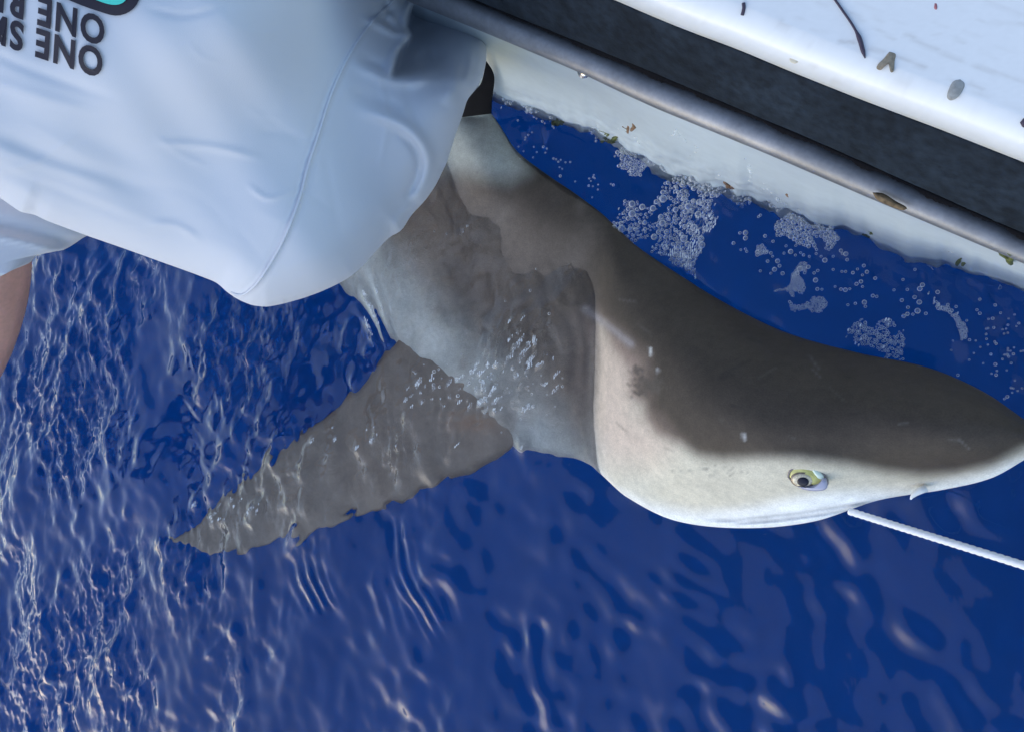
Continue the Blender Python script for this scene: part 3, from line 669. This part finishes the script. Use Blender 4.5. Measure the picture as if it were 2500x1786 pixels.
def make_person():
    root = empty('person', at_d(np.array(300.), np.array(300.), np.array(.75)), 'person in a white long shirt bending over the boat side above the shark', 'person')
    # shirt: front from the depth field, back closed behind
    P = np.array(OUT, float); bnd = []
    for i in range(len(P)):
        a, b = P[i], P[(i + 1) % len(P)]; k = max(1, int(np.hypot(*(b - a)) / 9))
        for j in range(k): bnd.append(a + (b - a) * j / k)
    bnd = np.array(bnd); bs = bnd.copy()
    for _ in range(2): bs = (np.roll(bs, 1, 0) + 2 * bs + np.roll(bs, -1, 0)) / 4
    bnd = bs; nb = len(bnd)
    gx, gy = np.meshgrid(np.arange(-470, 1200, 7.0), np.arange(-420, 760, 7.0)); gx = gx + (np.arange(gx.shape[0]) % 2)[:, None] * 3.5
    gx, gy = gx.ravel(), gy.ravel()
    # coarser outside the frame
    keep = inside(gx, gy, bnd); gx, gy = gx[keep], gy[keep]
    d, _, _ = poly_dist(gx, gy, np.r_[bnd[::2], bnd[:1]]); keep = d > 5; gx, gy = gx[keep], gy[keep]
    pts = np.r_[bnd, np.stack([gx, gy], 1)]
    res = delaunay_2d_cdt([Vector(p) for p in pts], [], [list(range(nb))], 1, 1e-5)
    v2 = np.array([tuple(v) for v in res[0]]); tri = np.array([f for f in res[2] if len(f) == 3])
    X, Y = v2[:, 0], v2[:, 1]
    dep = shirt_depth(X, Y)
    dB, _, _ = poly_dist(X, Y, np.r_[bnd, bnd[:1]]); onb = dB < .5
    fr = at_d(X, Y, dep)
    q = np.clip(1 - dB / 200, 0, 1); back = at_d(X, Y, dep + .0 + .16 * np.sqrt(np.maximum(0, 1 - q * q)) + .004 * 0)
    n = len(X); idx = np.where(onb, np.arange(n), np.arange(n) + n)
    V = np.r_[fr, back]; F = np.r_[tri, idx[tri][:, ::-1]]
    o = new_obj('shirt', V, F, M['shirt'], root)
    bm = bmesh.new(); bm.from_mesh(o.data)
    bmesh.ops.delete(bm, geom=[v for v in bm.verts if not v.link_faces], context='VERTS')
    bmesh.ops.recalc_face_normals(bm, faces=bm.faces); bm.to_mesh(o.data); bm.free()
    # raised seam
    sp = smooth_poly(SEAM, 140); tube('seam', at_d(sp[:, 0], sp[:, 1], shirt_depth(sp[:, 0], sp[:, 1]) + .0002), .0012, M['shirt'], o, n=6)
    # print on the back, read from the other side
    def word(txt, ox, oy, size, name='lettering'):
        """ox, oy: pixel of the first letter's corner; the lettering hangs upside down in the picture"""
        cu = bpy.data.curves.new('t', 'FONT'); cu.body = txt; cu.size = 1; cu.offset = .032; cu.space_character = 1.12; cu.resolution_u = 4
        to = bpy.data.objects.new('t', cu); COL.objects.link(to); bpy.context.view_layer.update()
        me = bpy.data.meshes.new_from_object(to.evaluated_get(bpy.context.evaluated_depsgraph_get()))
        bpy.data.objects.remove(to)
        bm = bmesh.new(); bm.from_mesh(me)
        bmesh.ops.triangulate(bm, faces=bm.faces)
        co = np.array([v.co[:] for v in bm.verts])
        gx, gy = co[:, 0] * size * .82, co[:, 1] * size
        px = ox - gx * .948 - gy * .06; py = oy - gx * .318 + gy * 1.0
        wp = at_d(px, py, shirt_depth(px, py) - .0015)
        F = [[v.index for v in f.verts] for f in bm.faces]; bm.free()
        return new_obj(name, wp, F, M['print'], o, smooth=False)
    word('ONE RIG', 258, 48, 95)
    word('ONE SM', 253, 126, 95)
    def decal(name, pts, m, lift):
        P = smooth_poly(list(pts) + [pts[0]], 61)[:-1]; c0 = P.mean(0); k = 5; V = []; F = []
        for r in range(k + 1):
            q = c0 + (P - c0) * max(1 - r / k, .001); V.append(at_d(q[:, 0], q[:, 1], shirt_depth(q[:, 0], q[:, 1]) - lift))
        for r in range(k):
            for i in range(60): F.append((r * 60 + i, r * 60 + (i + 1) % 60, (r + 1) * 60 + (i + 1) % 60, (r + 1) * 60 + i))
        return new_obj(name, np.concatenate(V), F, m, o)
    decal('emblem_border', [(120, -22), (180, 6), (240, 28), (285, 39), (318, 28), (338, 4), (342, -30), (330, -120), (240, -170), (100, -150)], M['print'], .0012)
    decal('emblem_field', [(170, -35), (225, -4), (262, 10), (288, 12), (306, 2), (314, -30), (300, -110), (230, -145), (140, -120)], M['teal'], .0018)
    # other sleeve, behind the shoulder, and the bare arm that leaves it
    sv = smooth_poly([(-330, 330, .80, .105), (-200, 420, .79, .105), (-110, 490, .79, .10), (-40, 545, .80, .085), (20, 578, .805, .060)], 30)
    axis = at_d(np.array([-260., -150., -60., -5., 15.]), np.array([250., 380., 500., 560., 590.]), np.array([.78, .79, .80, .805, .81]))
    # sleeve as a lathe-like sweep between two drawn edges
    e1 = smooth_poly([(240, 360), (250, 480), (225, 565), (200, 583), (170, 603), (148, 612), (112, 608), (90, 622), (74, 641), (40, 655)], 40)
    e2 = smooth_poly([(-420, 330), (-330, 420), (-280, 520), (-250, 590), (-220, 640), (-190, 670), (-150, 690), (-110, 694), (-60, 692), (-10, 681)], 40)
    nt_ = 40; phi = np.linspace(0, math.pi, nt_); tt = (1 - np.cos(phi)) / 2
    fx = e1[:, None, 0] * (1 - tt) + e2[:, None, 0] * tt; fy = e1[:, None, 1] * (1 - tt) + e2[:, None, 1] * tt
    db = .80 - .055 * np.sin(phi) + 0 * fx
    db = db - .004 * np.exp(-((fy - (575 + .25 * fx)) / 9) ** 2) + .005 * np.exp(-((fy - (550 + .25 * fx)) / 12) ** 2)
    tv = at_d(fx, fy, db); bk = at_d(fx[:, ::-1][:, 1:-1], fy[:, ::-1][:, 1:-1], np.broadcast_to((.80 + .055 * np.sin(phi))[::-1][1:-1], fx[:, 1:-1].shape))
    ring = np.concatenate([tv, bk], 1); nv = ring.shape[1]; F = grid_faces(40, nv, True).tolist()
    F.append(list(range(nv))[::-1]); F.append(list(range(39 * nv, 40 * nv)))
    sl_ = new_obj('sleeve', ring.reshape(-1, 3), F, M['shirt'], o)
    bm = bmesh.new(); bm.from_mesh(sl_.data); bmesh.ops.recalc_face_normals(bm, faces=bm.faces); bm.to_mesh(sl_.data); bm.free()
    # body: one skinned figure, chest inside the shirt, one bare arm reaching down with its hand under water
    pd = lambda x, y, d: at_d(np.array(float(x)), np.array(float(y)), np.array(float(d)))
    J = [pd(250, -100, .66), pd(200, 150, .67), pd(80, 330, .745), pd(-60, 430, .81), pd(-80, 600, .835), pd(-100, 760, .87), pd(-150, 950, .92), pd(-330, 1090, 1.0), pd(-420, 1160, 1.05)]
    rad = [.06, .065, .05, .05, .064, .064, .054, .036, .028]
    V = [tuple(j) for j in J]; E = [(i, i + 1) for i in range(len(J) - 1)]
    fwd = Vector(J[-1]) - Vector(J[-2]); fwd.normalize(); side = fwd.cross(Vector((0, 0, 1))).normalized()
    palm = Vector(J[-1]) + fwd * .045; V.append(tuple(palm)); E.append((len(J) - 1, len(V) - 1)); rad.append(.030); pi_ = len(V) - 1
    for k, (o_, ln) in enumerate(((-.03, .062), (-.011, .074), (.009, .070), (.028, .055))):
        prev = pi_; p = palm + side * o_ + fwd * .03
        for q, f in enumerate((0, .4, .75, 1)):
            V.append(tuple(p + fwd * ln * f + Vector((0, 0, -.02 * f * f)))); E.append((prev, len(V) - 1)); rad.append(.0095 - .002 * f); prev = len(V) - 1
    prev = pi_
    for f in (.3, .7, 1):
        V.append(tuple(palm - fwd * .02 + side * (-.03 - .03 * f) + fwd * .05 * f)); E.append((prev, len(V) - 1)); rad.append(.011 - .002 * f); prev = len(V) - 1
    me = bpy.data.meshes.new('body'); me.from_pydata(V, E, [])
    bo = bpy.data.objects.new('body', me); COL.objects.link(bo)
    md = bo.modifiers.new('skin', 'SKIN'); md.use_smooth_shade = True
    sv_ = me.skin_vertices[0].data
    for i, r in enumerate(rad): sv_[i].radius = (r, r)
    sv_[0].use_root = True
    ss_ = bo.modifiers.new('sub', 'SUBSURF'); ss_.levels = 2; ss_.render_levels = 2
    bo.data.materials.append(M['skin'])
    bpy.context.view_layer.update()
    me2 = bpy.data.meshes.new_from_object(bo.evaluated_get(bpy.context.evaluated_depsgraph_get()))
    bpy.data.objects.remove(bo); me2.name = 'body'
    if not me2.materials: me2.materials.append(M['skin'])
    me2.polygons.foreach_set('use_smooth', np.full(len(me2.polygons), True))
    b2 = bpy.data.objects.new('body', me2); COL.objects.link(b2); b2.parent = root; b2.matrix_parent_inverse = root.matrix_world.inverted()
    return root
make_person()

# ------------------------------------------------------------------ foam, painted glints, weed and scraps
def hull_z(x, y):
    a, b = interp(L0, x), interp(L1, x); return -.05 + np.clip((a - y) / (a - b), -.1, 1) * .285
def make_foam():
    pats = [([(1440, 520), (1490, 545), (1540, 500), (1600, 470), (1620, 440), (1690, 470), (1740, 520), (1720, 560), (1700, 620), (1695, 665), (1650, 640), (1600, 615), (1560, 600), (1500, 560)], 330, 3, 12, 1.6),
            ([(1490, 350), (1560, 335), (1630, 400), (1570, 430), (1500, 390)], 170, 3, 7, 1.7),
            ([(1630, 410), (1740, 440), (1760, 480), (1730, 500), (1650, 470)], 60, 5, 13, 1.7),
            ([(1850, 510), (1900, 490), (2000, 550), (2050, 590), (2040, 610), (1960, 605), (1900, 560)], 170, 4, 9, 1.6),
            ([(1780, 560), (1900, 560), (2300, 700), (2360, 760), (2200, 780), (1850, 680)], 90, 3, 7, 3),
            ([(1890, 715), (1930, 660), (1970, 640), (1960, 680), (1920, 725)], 150, 2, 4, 1.4),
            ([(1920, 745), (2010, 725), (2020, 745), (1940, 765)], 90, 2, 4, 1.4),
            ([(2285, 730), (2310, 740), (2370, 830), (2360, 850), (2320, 800)], 110, 2, 4, 1.4),
            ([(2070, 830), (2110, 770), (2160, 790), (2200, 850), (2240, 880), (2150, 860)], 220, 2, 4, 1.5),
            ([(1830, 610), (1850, 590), (1880, 600), (1850, 640)], 60, 2, 5, 1.4),
            ([(1195, 225), (1240, 215), (1300, 260), (1290, 275), (1230, 255)], 60, 4, 9, 1.5),
            ([(1260, 200), (1500, 320), (1480, 350), (1250, 260)], 50, 2, 4, 3), ([(1250, 290), (1500, 470), (1450, 490), (1270, 380)], 40, 2, 4, 3),
            ([(1520, 330), (1900, 470), (1850, 500), (1640, 420), (1540, 380)], 130, 2, 6, 1.8),
            ([(2380, 700), (2500, 760), (2500, 980), (2300, 860)], 60, 2, 4, 3),
            ([(1010, 820), (1180, 860), (1400, 900), (1400, 1060), (1180, 1040), (1050, 950)], 40, 2, 5, 2.2), ([(1050, 500), (1300, 520), (1400, 800), (1150, 700)], 10, 2, 4, 3)]
    pats = [(P, n, r0 * .8, r1 * .85, sp) if k < 4 else (P, n, r0, r1, sp) for k, (P, n, r0, r1, sp) in enumerate(pats)]
    pats += [(P, int(n * 1.1), r0 * .45, r0 * .9, 1.15) for P, n, r0, r1, sp in pats[:4]]
    hull_pats = [([(1230, 190), (1500, 300), (1560, 350), (1480, 340), (1300, 262)], 60, 1.5, 4, 2.5), ([(1480, 300), (1640, 340), (1900, 450), (1900, 515), (1760, 468), (1600, 410), (1500, 345)], 420, 1.5, 6, 1.5),
                 ([(1860, 450), (1990, 500), (2060, 560), (1990, 540), (1900, 518)], 120, 1.5, 5, 1.5), ([(2060, 540), (2500, 690), (2500, 700), (2200, 620)], 40, 1.5, 4, 2.5)]
    V = []; F = []; nb = 0; nr, na = 4, 9
    unit = [(math.cos(j * 2 * math.pi / na), math.sin(j * 2 * math.pi / na)) for j in range(na)]
    r2 = np.random.default_rng(21)
    for qi, (P, n, r0, r1, sp) in enumerate(pats + hull_pats):
        P = np.array(P, float); lo, hi = P.min(0), P.max(0); got = []; tries = 0
        while len(got) < n and tries < n * 40:
            tries += 1
            x, y = r2.uniform(lo[0], hi[0]), r2.uniform(lo[1], hi[1])
            wx = 16 * math.sin(x * .043 + y * .021 + 1) + 11 * math.sin(y * .071 - x * .03) ; wy = 14 * math.sin(x * .052 - y * .033 + 2) + 9 * math.sin(x * .09 + y * .05)
            if not inside(np.array([x + wx]), np.array([y + wy]), P)[0]: continue
            if sp < 1.9 and math.sin(x * .061 + 1.3 * math.sin(y * .05)) * math.sin(y * .057 + 1.1 * math.sin(x * .043)) > .62: continue
            r = r0 + (r1 - r0) * r2.random() ** 2.8
            if any((x - a) ** 2 + (y - b) ** 2 < ((r + c) * .5 * min(sp, 1.9)) ** 2 for a, b, c in got): continue
            got.append((x, y, r))
        for x, y, r in got:
            p = at_z(np.array(x), np.array(y), 0.0); z = float(water_z(p[0], p[1]))
            if qi >= len(pats): p = at_z(np.array(x), np.array(y), float(hull_z(x, y)) + .014); z = p[2]
            s = np.linalg.norm(p - CAM) / FPX; R = r * s
            b0 = len(V)
            for i in range(nr):
                e = i / nr * math.pi / 2 - .25
                for cxx, sxx in unit: V.append((p[0] + R * math.cos(e) * cxx, p[1] + R * math.cos(e) * sxx, z + R * .85 * math.sin(e)))
            V.append((p[0], p[1], z + R * .85))
            for i in range(nr - 1):
                for j in range(na): F.append((b0 + i * na + j, b0 + i * na + (j + 1) % na, b0 + (i + 1) * na + (j + 1) % na, b0 + (i + 1) * na + j))
            for j in range(na): F.append((b0 + (nr - 1) * na + j, b0 + (nr - 1) * na + (j + 1) % na, b0 + nr * na))
    # white flecks on ripple crests stand in for glints over flank and fin
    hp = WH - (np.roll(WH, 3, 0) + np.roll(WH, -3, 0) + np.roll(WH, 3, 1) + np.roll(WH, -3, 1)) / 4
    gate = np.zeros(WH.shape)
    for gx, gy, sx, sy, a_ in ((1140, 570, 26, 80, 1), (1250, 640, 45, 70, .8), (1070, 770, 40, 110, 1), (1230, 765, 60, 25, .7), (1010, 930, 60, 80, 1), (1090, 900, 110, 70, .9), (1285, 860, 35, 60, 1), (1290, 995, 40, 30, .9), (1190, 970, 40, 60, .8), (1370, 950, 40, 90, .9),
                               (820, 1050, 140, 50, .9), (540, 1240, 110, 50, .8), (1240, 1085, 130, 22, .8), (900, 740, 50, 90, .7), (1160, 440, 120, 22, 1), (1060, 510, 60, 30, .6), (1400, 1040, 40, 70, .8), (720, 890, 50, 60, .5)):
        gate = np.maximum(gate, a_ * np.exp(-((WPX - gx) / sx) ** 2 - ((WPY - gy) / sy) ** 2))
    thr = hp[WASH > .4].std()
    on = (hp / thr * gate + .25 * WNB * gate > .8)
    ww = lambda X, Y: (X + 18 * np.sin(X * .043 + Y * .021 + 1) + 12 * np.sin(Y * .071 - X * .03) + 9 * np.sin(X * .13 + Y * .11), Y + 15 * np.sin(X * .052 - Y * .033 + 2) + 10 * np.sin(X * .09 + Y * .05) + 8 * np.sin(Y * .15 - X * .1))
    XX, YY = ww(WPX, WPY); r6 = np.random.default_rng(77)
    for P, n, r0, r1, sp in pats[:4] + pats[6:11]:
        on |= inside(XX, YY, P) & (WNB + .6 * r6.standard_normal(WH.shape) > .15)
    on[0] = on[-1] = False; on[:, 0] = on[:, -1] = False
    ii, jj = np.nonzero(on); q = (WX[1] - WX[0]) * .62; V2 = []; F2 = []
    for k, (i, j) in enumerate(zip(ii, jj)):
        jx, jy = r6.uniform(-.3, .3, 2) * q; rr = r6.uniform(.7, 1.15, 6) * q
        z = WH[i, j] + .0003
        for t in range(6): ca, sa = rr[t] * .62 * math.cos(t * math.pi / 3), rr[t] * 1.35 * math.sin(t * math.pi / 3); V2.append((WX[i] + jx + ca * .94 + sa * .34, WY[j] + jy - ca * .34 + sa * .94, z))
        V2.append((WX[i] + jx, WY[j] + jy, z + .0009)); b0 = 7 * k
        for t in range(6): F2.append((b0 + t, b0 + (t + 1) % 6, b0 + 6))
    fl = new_obj('glint_froth_flecks', V2, F2, glint_froth_mat()); tag(fl, 'torn white flecks standing in for water glints on the shark flank, plus froth film', None, kind='stuff')
    o = new_obj('foam', V, F, M['foam']); tag(o, 'loose white bubbles and foam floating between hull and shark', None, kind='stuff')
make_foam()

def slab(name, pts, zc, thick, m, label, cat, surf=None, group=None, bend=0):
    """a small scrap with real thickness lying on a surface at height zc"""
    P = smooth_poly(list(pts) + [pts[0]], max(16, 4 * len(pts)) + 1)[:-1]; n = len(P); c0 = P.mean(0)
    V = []; F = []
    for s, h in ((1, 0), (1, thick * .6), (.75, thick), (.001, thick * 1.1)):
        q = c0 + (P - c0) * s; V += list(at_z(q[:, 0], q[:, 1], zc + h))
    for r in range(3):
        for i in range(n): F.append((r * n + i, r * n + (i + 1) % n, (r + 1) * n + (i + 1) % n, (r + 1) * n + i))
    F.append(list(range(n))[::-1])
    o = new_obj(name, V, F, m); tag(o, label, cat, group); return o
def gz(x, y):
    """height of the gunwale top under a pixel"""
    xs = np.linspace(900, 2700, 600); d = np.min(np.hypot(xs - x, interp(L3, xs) - y))
    return float(np.interp(d, [-3, 2, 8, 18, 32, 50, 75, 100, 500, 960], [.322, .332, .338, .345, .351, .355, .358, .360, .372, .378])) - .0006
brown = mat('dry_brown_scrap', (.26, .21, .15), rough=.8, noise=(400, .3)); greys = mat('grey_scrap', (.30, .29, .27), rough=.7, noise=(250, .3)); red = mat('red_fleck', (.35, .12, .13), rough=.6)
dk = mat('dark_fibre', (.05, .035, .06), rough=.7); cream = mat('cream_flake', (.62, .55, .42), rough=.7)
slab('bait_scrap', [(2172, 124), (2188, 130), (2184, 150), (2181, 176), (2174, 177), (2173, 155), (2160, 163), (2150, 172), (2140, 168), (2143, 158), (2158, 143)], gz(2165, 150), .0018, brown, 'brown forked scrap stuck on the white gunwale', 'scrap')
slab('scale', [(2346, 190), (2357, 202), (2350, 222), (2336, 240), (2320, 246), (2312, 238), (2318, 214), (2330, 196)], gz(2335, 217), .0016, greys, 'grey oval flake with a dark rim on the white gunwale', 'scrap')
slab('flake', [(1930, 137), (1943, 139), (1949, 151), (1940, 156), (1928, 149)], gz(1937, 146), .0008, cream, 'small cream flake beside the dark rubber rail', 'scrap')
slab('fleck', [(2281, 6), (2288, 8), (2287, 24), (2281, 22)], gz(2284, 15), .0008, red, 'tiny reddish fleck near the top of the white gunwale', 'scrap')
slab('chip', [(2490, 300), (2504, 285), (2510, 305), (2498, 312)], gz(2498, 300), .002, dk, 'dark chip at the outer right end of the white gunwale', 'scrap')
hp = smooth_poly([(2030, -12), (2058, 28), (2080, 60), (2097, 92), (2106, 122), (2112, 143)], 40); hz = np.array([gz(x, y) for x, y in hp]) + .0012
tag(tube('fibre', at_z(hp[:, 0], hp[:, 1], hz), np.interp(np.linspace(0, 1, 40), [0, .6, .7, .9, 1], [.0006, .0006, .0012, .0011, .0003]), dk, n=6), 'long thin bent fibre with a dark thicker end on white gunwale', 'fibre')
hp = smooth_poly([(1815, 8), (1816, 20), (1812, 38)], 12); hz = np.array([gz(x, y) for x, y in hp]) + .001
tag(tube('sliver', at_z(hp[:, 0], hp[:, 1], hz), .0010, dk, n=6), 'short dark upright sliver on the white gunwale', 'sliver')
weed = mat('green_weed', (.10, .12, .03), rough=.6, noise=(300, .4)); weedb = mat('brown_weed', (.22, .13, .07), rough=.6, noise=(300, .4)); grime = mat('rusty_grime', (.16, .11, .06), rough=.9, noise=(300, .5))
slab('grime_lump', [(2130, 470), (2155, 472), (2185, 490), (2215, 508), (2205, 514), (2170, 503), (2140, 487)], .262, .004, grime, 'rusty brown lump of grime on the underside of the steel strip', 'grime')
def weed_tuft(x, y, n, ln, m, label, up=-.4):
    V = []; F = []; r2 = random.Random(int(x))
    for k in range(n):
        a = up * math.pi + r2.uniform(-.9, .9); l = ln * r2.uniform(.5, 1.1); bx, by = x + r2.uniform(-.5, .5) * ln, y + r2.uniform(-.15, .2) * ln
        pts = [(bx + math.cos(a + j * r2.uniform(-.25, .25)) * l * j / 4, by + math.sin(a) * l * j / 4) for j in range(5)]
        pp = np.array(pts); c = at_z(pp[:, 0], pp[:, 1], hull_z(pp[:, 0], pp[:, 1]) + .018)
        v, f = tube_vf(c, np.array([1, 1.4, 1.3, .9, .2]) * .0016, 6); b0 = len(V); V += list(v); F += [[i + b0 for i in q] for q in f]
    tag(new_obj('seaweed', V, F, m), label, 'seaweed', 'weed growing along the waterline')
for a in ((1365, 303, 9, 20, weed, 'dark green weed tuft on the hull nearest the shark fin'), (1480, 345, 9, 26, weed, 'green weed on the hull beside the brown frond'),
          (1545, 320, 3, 34, weedb, 'orange brown weed frond lying against the white hull'), (1790, 460, 8, 34, weedb, 'tan weed frond splayed up the hull behind the big bubbles'),
          (1935, 480, 2, 18, weedb, 'single red brown weed scrap on the hull above the bubbles'), (2120, 578, 12, 22, weed, 'bushy green weed clump at the middle of the waterline'),
          (2342, 645, 2, 22, weed, 'thin upright green weed blade on the lower hull'), (2450, 640, 2, 40, weed, 'yellow green weed leaf hanging under the steel strip')):
    weed_tuft(*a)
